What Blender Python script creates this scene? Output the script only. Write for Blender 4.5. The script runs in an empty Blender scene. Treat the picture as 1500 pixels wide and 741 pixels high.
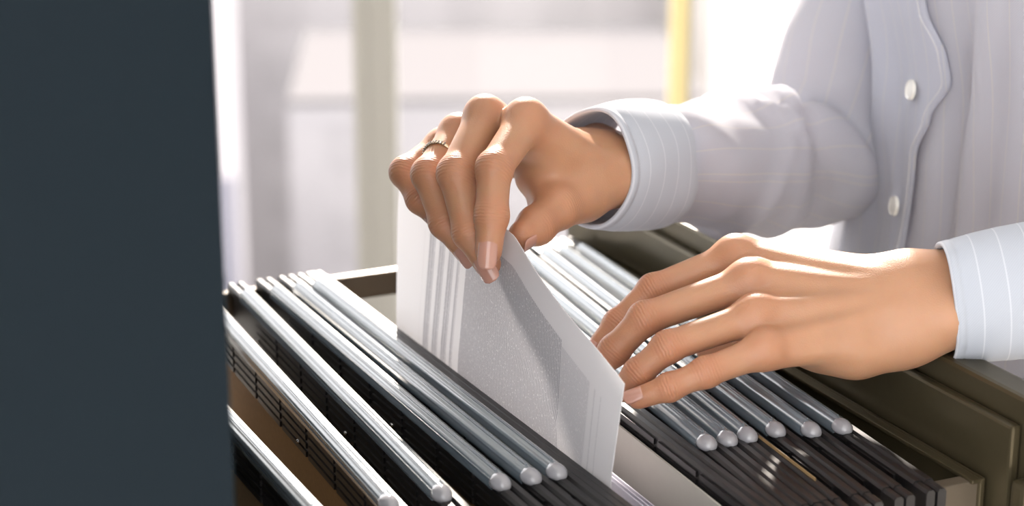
import bpy, bmesh, math, random
import numpy as np
from mathutils import Vector, Matrix, noise

random.seed(7)
C = bpy.context.scene.collection

# ------------------------------------------------------------------ camera
F_PX = 2928.0
PITCH = math.radians(17.25)
YAW = math.radians(25.1)          # how the drawer stands turned to the view
CAM_Z = 1.40
cam_d = bpy.data.cameras.new('camera')
cam = bpy.data.objects.new('camera', cam_d)
C.objects.link(cam)
cam.location = (0, 0, CAM_Z)
cam.rotation_euler = (math.radians(90) - PITCH, 0, 0)
cam_d.sensor_width = 36.0
cam_d.lens = F_PX / 1500 * 36.0
cam_d.dof.use_dof = True
cam_d.dof.focus_distance = 1.07
cam_d.dof.aperture_fstop = 6.0
cam_d.clip_start = 0.05
cam_d.clip_end = 600
bpy.context.scene.camera = cam

# ------------------------------------------------------------------ world, sun, lamps, exposure
w = bpy.data.worlds.new('sky')
bpy.context.scene.world = w
w.use_nodes = True
bg = w.node_tree.nodes['Background']
bg.inputs[0].default_value = (1.0, 0.985, 0.98, 1)
bg.inputs[1].default_value = 2.1
sd = bpy.data.lights.new('sun', 'SUN')
sd.energy = 8.5
sd.angle = math.radians(4.5)
sd.color = (1.0, 0.90, 0.78)
sun = bpy.data.objects.new('sun', sd)
C.objects.link(sun)
sun.rotation_euler = Vector((0.015, -0.88, -0.44)).to_track_quat('-Z', 'Y').to_euler()
sc = bpy.context.scene
sc.view_settings.view_transform = 'Standard'
sc.view_settings.look = 'None'
sc.view_settings.exposure = 0.66
sc.view_settings.gamma = 1.0
sc.view_settings.use_curve_mapping = False
sc.cycles.max_bounces = 10
sc.cycles.transparent_max_bounces = 16

# ------------------------------------------------------------------ helpers
def pt(px, py, d):
    """a point at forward distance d from the lens, as measured on the photograph"""
    a, b = px - 750.0, py - 370.5
    return Vector((a / F_PX * d,
                   (math.cos(PITCH) - b / F_PX * math.sin(PITCH)) * d,
                   CAM_Z - (math.sin(PITCH) + b / F_PX * math.cos(PITCH)) * d))

def uvz(u, v, z):
    """drawer frame (u along the pull, v across, z above the folder tops) to world"""
    return Vector((u * math.cos(YAW) - v * math.sin(YAW), u * math.sin(YAW) + v * math.cos(YAW), 1.0 + z))

def link(o, parent=None):
    C.objects.link(o)
    if parent is not None:
        o.parent = parent
    return o

def obj(name, bm, m, parent=None, smooth=False, kind=None):
    me = bpy.data.meshes.new(name)
    if isinstance(bm, bmesh.types.BMesh):
        bmesh.ops.recalc_face_normals(bm, faces=bm.faces)
        bm.to_mesh(me); bm.free()
    else:
        me.from_pydata(*bm)
    if smooth:
        me.polygons.foreach_set('use_smooth', [True] * len(me.polygons))
    me.materials.append(m)
    o = bpy.data.objects.new(name, me)
    link(o, parent)
    if kind: o['kind'] = kind
    return o

def tag(o, label, cat, group=None):
    o['label'] = label; o['category'] = cat
    if group: o['group'] = group
    return o

def empty(name, loc=(0, 0, 0), rz=0, parent=None):
    o = bpy.data.objects.new(name, None)
    o.empty_display_size = 0.05
    o.location = loc; o.rotation_euler = (0, 0, rz)
    return link(o, parent)

def box(bm, x0, x1, y0, y1, z0, z1, bev=0.0):
    r = bmesh.ops.create_cube(bm, size=1.0)
    vs = r['verts']
    for q in vs:
        q.co = Vector((x0 + (q.co.x + .5) * (x1 - x0), y0 + (q.co.y + .5) * (y1 - y0), z0 + (q.co.z + .5) * (z1 - z0)))
    if bev > 0:
        es = list({e for q in vs for e in q.link_edges})
        bmesh.ops.bevel(bm, geom=es, offset=bev, segments=2, affect='EDGES', profile=0.6)

def boxes(*bs):
    bm = bmesh.new()
    for b in bs: box(bm, *b)
    return bm

def prism(bm, prof, y0, y1, cap=True):
    """profile in x,z swept along y"""
    a = [bm.verts.new((x, y0, z)) for x, z in prof]
    b = [bm.verts.new((x, y1, z)) for x, z in prof]
    n = len(prof)
    for i in range(n):
        bm.faces.new((a[i], a[(i + 1) % n], b[(i + 1) % n], b[i]))
    if cap:
        bm.faces.new(a[::-1]); bm.faces.new(b)

def loft(rings, closed=True, cap0=False, cap1=False):
    vs, fs = [], []
    n = len(rings[0])
    for r in rings: vs += [tuple(p) for p in r]
    for i in range(len(rings) - 1):
        for j in range(n if closed else n - 1):
            k = (j + 1) % n
            fs.append((i * n + j, i * n + k, (i + 1) * n + k, (i + 1) * n + j))
    if cap0: fs.append(tuple(range(n))[::-1])
    if cap1: fs.append(tuple((len(rings) - 1) * n + j for j in range(n)))
    return vs, [], fs

def set_uv(o, per_vertex):
    me = o.data
    lay = me.uv_layers.new(name='UVMap')
    idx = np.zeros(len(me.loops), dtype=np.int32)
    me.loops.foreach_get('vertex_index', idx)
    lay.data.foreach_set('uv', np.asarray(per_vertex, dtype=np.float32)[idx].ravel())

# ------------------------------------------------------------------ materials
def mat(name, col, rough=0.5, metal=0.0, **kw):
    m = bpy.data.materials.new(name)
    m.use_nodes = True
    p = m.node_tree.nodes['Principled BSDF']
    p.inputs['Base Color'].default_value = (*col, 1)
    p.inputs['Roughness'].default_value = rough
    p.inputs['Metallic'].default_value = metal
    for k, v in kw.items():
        p.inputs[k.replace('_', ' ')].default_value = v
    return m

def nd(m, t, **kw):
    n = m.node_tree.nodes.new(t)
    for k, v in kw.items():
        if k.startswith('i_'):
            n.inputs[k[2:].replace('_', ' ')].default_value = v
        else: setattr(n, k, v)
    return n

def lk(m, a, b): m.node_tree.links.new(a, b)

def P(m): return m.node_tree.nodes['Principled BSDF']

def add_noise(m, col, amount=0.12, scale=40, bump=0.1, dist=0.001, detail=3):
    tc = nd(m, 'ShaderNodeTexCoord')
    nz = nd(m, 'ShaderNodeTexNoise'); nz.inputs['Scale'].default_value = scale; nz.inputs['Detail'].default_value = detail
    lk(m, tc.outputs['Object'], nz.inputs['Vector'])
    mx = nd(m, 'ShaderNodeMix', data_type='RGBA')
    mx.inputs[6].default_value = (*[c * (1 - amount) for c in col], 1)
    mx.inputs[7].default_value = (*[min(1, c * (1 + amount)) for c in col], 1)
    lk(m, nz.outputs['Fac'], mx.inputs[0]); lk(m, mx.outputs[2], P(m).inputs['Base Color'])
    if bump:
        b = nd(m, 'ShaderNodeBump'); b.inputs['Strength'].default_value = bump; b.inputs['Distance'].default_value = dist
        lk(m, nz.outputs['Fac'], b.inputs['Height']); lk(m, b.outputs[0], P(m).inputs['Normal'])
    return m

M = {}
M['slate'] = add_noise(mat('slate_metal', (0.0095, 0.0165, 0.0230), 0.6, 0, Specular_IOR_Level=0.1), (0.0095, 0.0165, 0.0230), 0.05, 300, 0.04, 0.0004)
M['olive'] = add_noise(mat('olive_metal', (0.085, 0.070, 0.040), 0.30, 0.5), (0.085, 0.070, 0.040), 0.07, 200, 0.04, 0.0004)
M['rail'] = add_noise(mat('rail_metal', (0.17, 0.14, 0.105), 0.35, 0.4), (0.17, 0.14, 0.105), 0.1, 60, 0.03, 0.0004)
M['black'] = add_noise(mat('black_plastic', (0.012, 0.011, 0.012), 0.38), (0.012, 0.011, 0.012), 0.1, 90, 0.03, 0.0002)
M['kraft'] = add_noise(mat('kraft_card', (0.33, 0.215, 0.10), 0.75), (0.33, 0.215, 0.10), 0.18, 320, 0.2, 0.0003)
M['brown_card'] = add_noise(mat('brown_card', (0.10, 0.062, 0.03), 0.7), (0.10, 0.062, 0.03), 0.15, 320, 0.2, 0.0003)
M['clear'] = mat('clear_plastic_skytint', (0.24, 0.295, 0.345), 0.11, 0, Transmission_Weight=0.25, IOR=1.85, Coat_Weight=1.0, Coat_Roughness=0.08)  # blue of the reflected sky is put into the base colour
M['clear_end'] = mat('clear_end_plastic', (0.72, 0.72, 0.78), 0.12, 0, Transmission_Weight=0.5, IOR=1.5, Coat_Weight=1.0)
M['steel'] = mat('steel', (0.6, 0.6, 0.6), 0.25, 1.0)
M['gold'] = mat('ring_metal', (0.80, 0.66, 0.48), 0.18, 1.0)
M['gem'] = mat('ring_stones', (0.55, 0.52, 0.48), 0.12, 0.7)
M['wall'] = add_noise(mat('wall_paint', (0.80, 0.79, 0.77), 0.85), (0.80, 0.79, 0.77), 0.02, 30, 0.05)
M['ceil'] = mat('ceiling_paint', (0.85, 0.85, 0.84), 0.9)
M['floor'] = add_noise(mat('floor_vinyl', (0.62, 0.60, 0.57), 0.4), (0.62, 0.60, 0.57), 0.05, 12, 0.02)
M['frame'] = mat('window_frame_paint', (0.40, 0.39, 0.36), 0.6, 0, Specular_IOR_Level=0.2)
M['framey'] = mat('window_frame_sunlit', (0.86, 0.72, 0.36), 0.45)  # ordinary frame with yellow sunlight put into its colour
M['beige'] = add_noise(mat('grey_beige_card', (0.50, 0.475, 0.43), 0.7), (0.50, 0.475, 0.43), 0.03, 200, 0.05, 0.0003)
M['lavender'] = mat('lavender_paper', (0.60, 0.58, 0.68), 0.7)
M['white'] = mat('white_paper', (0.80, 0.80, 0.82), 0.6)
M['button'] = mat('button_pearl', (0.86, 0.85, 0.80), 0.25, 0, Coat_Weight=0.5)
M['trousers'] = mat('trousers_cloth', (0.04, 0.045, 0.06), 0.85)
M['nail'] = mat('nail_polish', (0.56, 0.30, 0.235), 0.16, 0, Coat_Weight=0.6, Subsurface_Weight=0.15, Subsurface_Radius=(0.004, 0.002, 0.001))

def glass_mat():
    m = bpy.data.materials.new('window_glass'); m.use_nodes = True
    nt = m.node_tree; nt.nodes.clear()
    out = nt.nodes.new('ShaderNodeOutputMaterial')
    tr = nt.nodes.new('ShaderNodeBsdfTransparent'); tr.inputs[0].default_value = (0.97, 0.97, 0.98, 1)
    gl = nt.nodes.new('ShaderNodeBsdfGlossy'); gl.inputs['Roughness'].default_value = 0.02
    fr = nt.nodes.new('ShaderNodeFresnel'); fr.inputs[0].default_value = 1.3
    mx = nt.nodes.new('ShaderNodeMixShader')
    nt.links.new(fr.outputs[0], mx.inputs[0]); nt.links.new(tr.outputs[0], mx.inputs[1]); nt.links.new(gl.outputs[0], mx.inputs[2])
    nt.links.new(mx.outputs[0], out.inputs[0])
    return m
M['glass'] = glass_mat()


def cloth_mat(name, base, stripe, period, duty, along='x', trans=0.40):
    """UV in metres; thin stripes every period along the chosen UV axis"""
    m = bpy.data.materials.new(name); m.use_nodes = True
    p = P(m); p.inputs['Roughness'].default_value = 0.85
    p.inputs['Sheen Weight'].default_value = 0.25
    uv = nd(m, 'ShaderNodeUVMap'); sp = nd(m, 'ShaderNodeSeparateXYZ'); lk(m, uv.outputs[0], sp.inputs[0])
    c = sp.outputs[0 if along == 'x' else 1]
    dv = nd(m, 'ShaderNodeMath', operation='DIVIDE'); lk(m, c, dv.inputs[0]); dv.inputs[1].default_value = period
    fr = nd(m, 'ShaderNodeMath', operation='FRACT'); lk(m, dv.outputs[0], fr.inputs[0])
    lt = nd(m, 'ShaderNodeMath', operation='LESS_THAN'); lk(m, fr.outputs[0], lt.inputs[0]); lt.inputs[1].default_value = duty
    # weave
    wv = nd(m, 'ShaderNodeTexWave'); wv.inputs['Scale'].default_value = 420; wv.bands_direction = 'DIAGONAL'
    wv.inputs['Distortion'].default_value = 1.0
    lk(m, uv.outputs[0], wv.inputs['Vector'])
    mx = nd(m, 'ShaderNodeMix', data_type='RGBA'); mx.inputs[6].default_value = (*[b * 0.93 for b in base], 1); mx.inputs[7].default_value = (*base, 1)
    lk(m, wv.outputs['Fac'], mx.inputs[0])
    m2 = nd(m, 'ShaderNodeMix', data_type='RGBA'); m2.inputs[7].default_value = (*stripe, 1)
    lk(m, mx.outputs[2], m2.inputs[6]); lk(m, lt.outputs[0], m2.inputs[0])
    lk(m, m2.outputs[2], p.inputs['Base Color'])
    b = nd(m, 'ShaderNodeBump'); b.inputs['Strength'].default_value = 0.15; b.inputs['Distance'].default_value = 0.0003
    lk(m, wv.outputs['Fac'], b.inputs['Height']); lk(m, b.outputs[0], p.inputs['Normal'])
    tl = nd(m, 'ShaderNodeBsdfTranslucent'); lk(m, m2.outputs[2], tl.inputs[0])
    ms = nd(m, 'ShaderNodeMixShader'); ms.inputs[0].default_value = trans
    out = m.node_tree.nodes['Material Output']
    lk(m, p.outputs[0], ms.inputs[1]); lk(m, tl.outputs[0], ms.inputs[2]); lk(m, ms.outputs[0], out.inputs[0])
    return m
SH = (0.68, 0.70, 0.79)
M['shirt'] = cloth_mat('shirt_cloth', SH, (0.74, 0.74, 0.76), 0.0135, 0.05, 'x')
M['cuff'] = cloth_mat('shaded_cuff_cloth', (0.56, 0.60, 0.68), (0.67, 0.70, 0.77), 0.0135, 0.06, 'y', 0.12)  # same cloth as the shirt, base darkened and blued for the near cuff's shade

def skin_mat():
    m = bpy.data.materials.new('skin'); m.use_nodes = True
    p = P(m)
    p.inputs['Subsurface Weight'].default_value = 0.35
    p.inputs['Subsurface Radius'].default_value = (0.010, 0.0035, 0.0015)
    p.inputs['Subsurface Scale'].default_value = 0.6
    p.inputs['Roughness'].default_value = 0.42
    p.inputs['Specular IOR Level'].default_value = 0.45
    red = nd(m, 'ShaderNodeAttribute', attribute_name='red')
    mx = nd(m, 'ShaderNodeMix', data_type='RGBA')
    mx.inputs[6].default_value = (0.53, 0.285, 0.168, 1)
    mx.inputs[7].default_value = (0.52, 0.205, 0.112, 1)
    lk(m, red.outputs['Fac'], mx.inputs[0])
    tc = nd(m, 'ShaderNodeTexCoord')
    n1 = nd(m, 'ShaderNodeTexNoise'); n1.inputs['Scale'].default_value = 55; n1.inputs['Detail'].default_value = 4
    lk(m, tc.outputs['Object'], n1.inputs['Vector'])
    m2 = nd(m, 'ShaderNodeMix', data_type='RGBA', blend_type='MULTIPLY')
    cr = nd(m, 'ShaderNodeMapRange'); cr.inputs[3].default_value = 0.86; cr.inputs[4].default_value = 1.08
    lk(m, n1.outputs['Fac'], cr.inputs[0])
    cb = nd(m, 'ShaderNodeCombineColor'); 
    for i in range(3): lk(m, cr.outputs[0], cb.inputs[i])
    m2.inputs[0].default_value = 1
    lk(m, mx.outputs[2], m2.inputs[6]); lk(m, cb.outputs[0], m2.inputs[7]); lk(m, m2.outputs[2], p.inputs['Base Color'])
    # wrinkles over the finger joints
    ax = nd(m, 'ShaderNodeAttribute', attribute_name='axial'); wm = nd(m, 'ShaderNodeAttribute', attribute_name='wmask')
    n3 = nd(m, 'ShaderNodeTexNoise'); n3.inputs['Scale'].default_value = 260; lk(m, tc.outputs['Object'], n3.inputs['Vector'])
    a0 = nd(m, 'ShaderNodeMath', operation='MULTIPLY'); a0.inputs[1].default_value = 3600.0; lk(m, ax.outputs['Fac'], a0.inputs[0])
    a1 = nd(m, 'ShaderNodeMath', operation='MULTIPLY_ADD'); a1.inputs[1].default_value = 5.0; lk(m, n3.outputs['Fac'], a1.inputs[0]); lk(m, a0.outputs[0], a1.inputs[2])
    a2 = nd(m, 'ShaderNodeMath', operation='SINE'); lk(m, a1.outputs[0], a2.inputs[0])
    a3 = nd(m, 'ShaderNodeMath', operation='MULTIPLY'); lk(m, a2.outputs[0], a3.inputs[0]); lk(m, wm.outputs['Fac'], a3.inputs[1])
    b1 = nd(m, 'ShaderNodeBump'); b1.inputs['Strength'].default_value = 0.32; b1.inputs['Distance'].default_value = 0.00045
    lk(m, a3.outputs[0], b1.inputs['Height'])
    vo = nd(m, 'ShaderNodeTexVoronoi'); vo.inputs['Scale'].default_value = 1100; lk(m, tc.outputs['Object'], vo.inputs['Vector'])
    b2 = nd(m, 'ShaderNodeBump'); b2.inputs['Strength'].default_value = 0.3; b2.inputs['Distance'].default_value = 0.0002
    lk(m, vo.outputs['Distance'], b2.inputs['Height']); lk(m, b1.outputs[0], b2.inputs['Normal'])
    lk(m, b2.outputs[0], p.inputs['Normal'])
    return m
M['skin'] = skin_mat()

def print_mat():
    """white office paper with blocks of fine turned text; UV x = metres from the left edge, y = metres below the top edge"""
    m = bpy.data.materials.new('printed_paper'); m.use_nodes = True
    p = P(m); p.inputs['Roughness'].default_value = 0.6
    uv = nd(m, 'ShaderNodeUVMap'); sp = nd(m, 'ShaderNodeSeparateXYZ'); lk(m, uv.outputs[0], sp.inputs[0])
    X, Y = sp.outputs[0], sp.outputs[1]
    def mth(op, a, b=None, c=None):
        n = nd(m, 'ShaderNodeMath', operation=op)
        for i, q in enumerate((a, b, c)):
            if q is None: continue
            if isinstance(q, (int, float)): n.inputs[i].default_value = q
            else: lk(m, q, n.inputs[i])
        return n.outputs[0]
    def between(c, a, b): return mth('MULTIPLY', mth('GREATER_THAN', c, a), mth('LESS_THAN', c, b))
    mp = nd(m, 'ShaderNodeMapping'); mp.inputs['Scale'].default_value = (800, 620, 1)
    lk(m, uv.outputs[0], mp.inputs['Vector'])
    nz = nd(m, 'ShaderNodeTexNoise'); nz.inputs['Scale'].default_value = 1.0; nz.inputs['Detail'].default_value = 2
    lk(m, mp.outputs[0], nz.inputs['Vector'])
    words = mth('GREATER_THAN', nz.outputs['Fac'], 0.37)
    total = None
    for x0, x1, y0, y1, per, duty, dark in PRINT:
        fr = mth('FRACT', mth('DIVIDE', mth('SUBTRACT', X, x0), per))
        ln = mth('LESS_THAN', fr, duty)
        t = mth('MULTIPLY', mth('MULTIPLY', between(X, x0, x1), between(Y, y0, y1)), mth('MULTIPLY', mth('MULTIPLY', ln, words), dark))
        total = t if total is None else mth('MAXIMUM', total, t)
    mx = nd(m, 'ShaderNodeMix', data_type='RGBA'); mx.inputs[6].default_value = (0.88, 0.88, 0.90, 1); mx.inputs[7].default_value = (0.34, 0.34, 0.38, 1)
    lk(m, total, mx.inputs[0]); lk(m, mx.outputs[2], p.inputs['Base Color'])
    tl = nd(m, 'ShaderNodeBsdfTranslucent'); lk(m, mx.outputs[2], tl.inputs[0])
    ms = nd(m, 'ShaderNodeMixShader'); ms.inputs[0].default_value = 0.52
    lk(m, p.outputs[0], ms.inputs[1]); lk(m, tl.outputs[0], ms.inputs[2]); lk(m, ms.outputs[0], m.node_tree.nodes['Material Output'].inputs[0])
    return m

# ------------------------------------------------------------------ the room
WY = 3.4
def struct(name, bm, m, parent=None):
    o = obj(name, bm, m, parent)
    if parent is None: o['kind'] = 'structure'
    return o
struct('floor', boxes((-2.4, 3.6, -1.2, WY + 0.1, -0.1, 0.0)), M['floor'])
struct('ceiling', boxes((-2.4, 3.6, -1.2, WY + 0.1, 2.8, 2.9)), M['ceil'])
struct('wall_left', boxes((-2.4, -2.3, -1.2, WY + 0.1, 0, .55), (-2.4, -2.3, -1.2, WY + 0.1, 2.65, 2.8), (-2.4, -2.3, WY-.3, WY + 0.1, .55, 2.65)), M['wall'])
struct('wall_front_blocker', boxes((0.35, 3.6, -1.3, -1.2, 0, 2.8)), M['wall'])  # unseen wall added behind the lens to block light from the front right
struct('wall_right', boxes((3.6, 3.7, -1.2, WY + 0.1, 0, 2.8)), M['wall'])
struct('baseboard_back', boxes((-2.4, 3.6, WY - 0.02, WY + 0.06, 0.0, 0.12)), M['frame'])
xs = [-2.36, -1.84, -1.31, -0.785, -0.245, 0.302, 0.86, 1.42, 1.98, 2.54]
right_i = 5
for i in range(len(xs) - 1):
    x0, x1 = xs[i], xs[i + 1]
    fm = M['frame']
    win = empty('window_%d' % (i + 1), ((x0 + x1) / 2, WY, 0.12)); win['kind'] = 'structure'
    hw = (x1 - x0) / 2
    H = 2.6
    lw = .045 if i != 5 else .007
    right_mull = M['framey'] if i == 4 else fm
    obj('window_frame', boxes((-hw - 0.0, -hw + lw, -0.03, 0.05, 0, H, 0.004), (-hw + lw - .003, hw - 0.022, -0.024, 0.044, 0.002, 0.05, 0.004),
                              (-hw + lw - .003, hw - 0.022, -0.024, 0.044, H - 0.05, H - .002, 0.004)), fm, win)
    obj('window_frame', boxes((hw - 0.028, hw, -0.028, 0.048, 0, H, 0.004)), right_mull, win)
    obj('glass', boxes((-hw + lw, hw - 0.028, 0.008, 0.014, 0.05, H - 0.05)), M['glass'], win)
for k in range(4):  # unseen left windows, added to let fill light onto sheet and shirt
    win = empty('window_%d' % (k + 11), (-2.35, -.65 + k * 1.06, .55), -math.pi / 2); win['kind'] = 'structure'
    obj('window_frame', boxes((-.53, -.49, -.03, .05, 0, 2.1, .004), (.49, .53, -.03, .05, 0, 2.1, .004), (-.49, .49, -.03, .05, 0, .05, .004), (-.49, .49, -.03, .05, 2.05, 2.1, .004)), M['frame'], win)
    obj('glass', boxes((-.49, .49, .008, .014, .05, 2.05)), M['glass'], win)
obj('trim_1', boxes((-2.4, 3.6, WY - 0.03, WY + 0.06, 2.72, 2.8)), M['frame'])['kind'] = 'structure'
obj('wall_back', boxes((2.54, 3.6, WY - 0.02, WY + 0.06, 0.12, 2.72)), M['wall'])['kind'] = 'structure'

# ------------------------------------------------------------------ the city outside
gm = add_noise(mat('city_ground', (0.17, 0.165, 0.185), 0.9), (0.17, 0.165, 0.185), 0.08, 0.02, 0)
o = obj('ground', boxes((-260, 260, 6, 420, -42.5, -42)), gm); o['kind'] = 'structure'
def building(x, y, wx, wy, h, col, label, rot=0.2, roofc=None):
    e = empty('office_building', (x, y, -42), rot)
    tag(e, label, 'building', 'buildings outside the window')
    col = tuple(c * .78 for c in col); bmw = mat('facade', col, 1.0, 0, Specular_IOR_Level=0.0)
    rc = roofc or tuple(c * .45 for c in col)
    rm = mat('roof_felt', rc, 1.0, 0, Specular_IOR_Level=0.0)
    obj('wall', boxes((-wx, wx, -wy, wy, 0, h)), bmw, e)
    obj('roof', boxes((-wx, wx, -wy, wy, h + .01, h + 0.3)), rm, e)
    wm = mat('far_window', tuple(c * .93 for c in col), 1.0, 0, Specular_IOR_Level=0.0)
    b = bmesh.new()
    nw = max(2, int(wx * 2 / 5))
    for k in range(int(h // 4)):
        for j in range(nw):
            xx = -wx + (j + .5) * 2 * wx / nw
            box(b, xx - 1.3, xx + 1.3, -wy - 0.06, -wy + 0.06, 1.2 + k * 4, 3.3 + k * 4)
    o = obj('window', b, wm, e); o['kind'] = 'stuff'
#      x    y   half sizes  height  colour
BL = [(-22, 74, 11, 7, 21, (.37, .37, .44), 'pale lavender block left of the grey window post, nearest to the post', .1),
      (-34, 112, 16, 8, 26, (.46, .45, .49), 'whitish block high in the left pane beside the dark cabinet edge', .1),
      (-1, 92, 9, 8, 24, (.60, .57, .575), 'rosy white block beyond the glass above the paper holding hand', .05),
      (-2, 126, 14, 9, 33, (.68, .645, .64), 'distant warm white block in the middle pane, topmost of those outside', -.05),
      (15, 112, 6, 8, 30, (.62, .58, .54), 'cream block beside the sunlit yellow window post', 0.0),
      (17.2, 44, 12.5, 32, 35.1, (.75, .74, .72), 'wide white flat roof added as bright glare in the pane right of the sunlit yellow post', -.095, (.85, .84, .80))]  # invented roof, white enough to blow out like glare in that pane
for b in BL: building(*b)

# ------------------------------------------------------------------ the filing cabinet and its open drawer
cab = empty('filing_cabinet', (0, 0, 0), YAW)
tag(cab, 'tall dark slate metal filing cabinet with one drawer of folders pulled open', 'cabinet')
CU0, CU1, CV0, CV1, CH = -0.36, 0.205, 0.69, 1.27, 1.52
obj('side_panel', boxes((CU0, CU1, CV0, CV0 + 0.018, 0.04, CH, 0.0015)), M['slate'], cab)
obj('side_panel', boxes((CU0, CU1, CV1 - 0.018, CV1, 0.04, CH, 0.0015)), M['slate'], cab)
obj('back_panel', boxes((CU0 - 0.002, CU0 + 0.012, CV0 + .018, CV1 - .018, 0.04, CH)), M['slate'], cab)
obj('top_panel', boxes((CU0 - 0.005, CU1 + 0.003, CV0 - 0.003, CV1 + .003, CH, CH + 0.02, 0.003)), M['slate'], cab)
obj('base', boxes((CU0 + .02, CU1 - .02, CV0 + .01, CV1 - .01, 0.0, 0.06)), M['black'], cab)
for z0, z1 in ((0.07, 0.37), (0.38, 0.70), (1.09, 1.50)):
    d = obj('closed_drawer', boxes((CU1 - .4, CU1 - .001, CV0 + .022, CV1 - .022, z0, z1, 0.003)), M['slate'], cab)
    obj('handle', boxes((CU1 - .003, CU1 + .022, .89, 1.07, (z0 + z1) / 2 + .05, (z0 + z1) / 2 + .066, .003)), M['steel'], d)
obj('shelf_frame', boxes((CU0, CU1 - .01, CV0 + .018, CV1 - .018, .700, .712), (CU0, CU1 - .01, CV0 + .018, CV1 - .018, 1.076, 1.088)), M['slate'], cab)
dr = empty('open_drawer', (0, 0, 1.0), 0, cab)
DV0, DV1, DU = 0.748, 1.208, 0.612
RZ = -0.012
for v0, v1, s in ((DV0, DV0 + 0.009, -1), (DV1 - .009, DV1, 1)):
    obj('side_rail', boxes((-0.28, DU + .002, v0, v1, RZ - .017, RZ, 0.0012)), M['rail'], dr)
    sv = v0 + .003
    obj('side_wall', boxes((-0.28, DU, sv, sv + .0015, -0.275, -0.105)), M['olive'], dr)
    for q in (-.2, .0, .2, .4, .6):
        obj('rail_post', boxes((q, q + .012, sv - .001, sv + .0045, -0.11, RZ - .016)), M['olive'], dr)
obj('drawer_bottom', boxes((-0.28, DU, DV0 + .003, DV1 - .003, -0.28, -0.275)), M['olive'], dr)
fp = obj('end_plate', boxes((DU, DU + .0035, DV0 - .002, DV1 + .002, -0.28, RZ + .0015, .001), (DU - .005, DU + .001, DV0 - .002, DV1 + .002, RZ - .001, RZ + .0015, .0008)), M['olive'], dr)
inner = bmesh.new()
box(inner, DU + .006, DU + .012, DV0 - .016, DV1 + .016, -0.27, .022, .0018)
obj('inner_front', inner, M['olive'], dr)
obj('front_panel', boxes((DU + .013, DU + .031, DV0 - .034, DV1 + .034, -0.285, .036, .0025)), M['olive'], dr)
# olive returns at the near end with the rounded corner
bm = bmesh.new()
prof = []
for k in range(9):
    a = k / 8 * math.pi / 2
    prof.append((DU + .012 + 0.004 * 0, 0))
box(bm, DU + .004, DU + .014, DV0 - .031, DV0 - .020, -0.27, -.004, .003)
obj('corner_bracket', bm, M['olive'], dr)
hb = bmesh.new(); box(hb, DU + .031, DU + .055, .92, 1.04, -.09, -.075, .004)
obj('handle', hb, M['steel'], dr)

# ------------------------------------------------------------------ hanging folders
V0, V1 = 0.736, 1.203      # near and far end of the black hanging bars
BW = 0.0056
def bar_mesh(ridged, hh=0.021):
    bm = bmesh.new()
    top = -0.0055
    # rounded top rail
    pr = [(-BW / 2, top - hh), (-BW / 2, top - 0.0015), (-BW / 2 + .0012, top), (BW / 2 - .0012, top), (BW / 2, top - .0015), (BW / 2, top - hh)]
    prism(bm, pr, V0 + .012, V1 - .012)
    # hooks at both ends, narrower in height, resting on the side rails
    for a, b in ((V0, V0 + .0125), (V1 - .012, V1)):
        lo_ = .0062 if a > 1 else .0195
        pr2 = [(-BW / 2 + .0003, top - lo_), (-BW / 2 + .0003, top - 0.0020), (-BW / 2 + .0014, top - .0005), (BW / 2 - .0014, top - .0005), (BW / 2 - .0003, top - .0020), (BW / 2 - .0003, top - lo_)]
        prism(bm, pr2, a, b)
    if ridged:
        seg = 0.047
        n = int((V1 - V0 - .05) / seg)
        for k in range(n):
            a = V0 + .028 + k * seg
            for q in range(4):
                zt = top - .0028 - q * 0.0048
                box(bm, -BW / 2 - .0012, -BW / 2 + .0005, a, a + seg - .0042, zt - .0031, zt)
    return bm
def strip_mesh(va, vb):
    bm = bmesh.new()
    # rounded hollow profile (opens downward on the bar)
    R, hgt = 0.0046, 0.0078
    prof = []
    N = 24
    for k in range(N + 1):
        a = math.pi * k / N
        rr_ = R * (1 - .10 * max(0, math.cos(6 * a)) ** 2 * (1 if 0 < k < N else 0)); prof.append((rr_ * math.cos(a), -R + rr_ * math.sin(a)))
    prof += [(-R, -hgt), (-R + .0012, -hgt), (-R + .0012, -R)]
    for k in range(N + 1):
        a = math.pi * (1 - k / N)
        prof.append(((R - .0012) * math.cos(a), -R + (R - .0012) * math.sin(a)))
    prof += [(R - .0012, -hgt), (R, -hgt)]
    prism(bm, prof, va, vb)
    # raised label ledge line
    box(bm, -.0007, .0007, va + .004, vb - .004, -.0004, .0004)
    bmesh.ops.translate(bm, verts=bm.verts, vec=(0, 0, 0))
    return bm
def tip_mesh(va):
    bm = bmesh.new()
    bmesh.ops.create_uvsphere(bm, u_segments=20, v_segments=12, radius=1.0)
    for q in bm.verts:
        z = q.co.z
        q.co = Vector((q.co.x * 0.0053, va + (q.co.y - 0.15) * 0.0075, -.0050 + (z * .0052 if z > 0 else z * .0034)))
    return bm
mesh_cache = {}
def cached(name, key, fn, m, parent, smooth=False):
    if key not in mesh_cache:
        o = obj(name, fn(), m, parent, smooth)
        mesh_cache[key] = o.data
        return o
    o = bpy.data.objects.new(name, mesh_cache[key])
    return link(o, parent)
def pocket_mesh(du, depth=0.225):
    """open V of card hung between the two bars, thin but solid"""
    y0, y1 = V0 + .030, V1 - .030
    bm = bmesh.new()
    th = .0005
    zt = -.0245
    for (xa, xb) in ((0, du * .45), (du, du * .55)):
        sg = -1 if xa == 0 else 1
        pr = [(xa + sg * 0.0 - th, zt), (xa + th, zt), (xb + th, -depth), (xb - th, -depth)]
        prism(bm, pr, y0, y1)
    box(bm, du * .4, du * .6, y0, y1, -depth - .002, -depth)
    return bm
GL = 'hanging folders in the open drawer'
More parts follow.
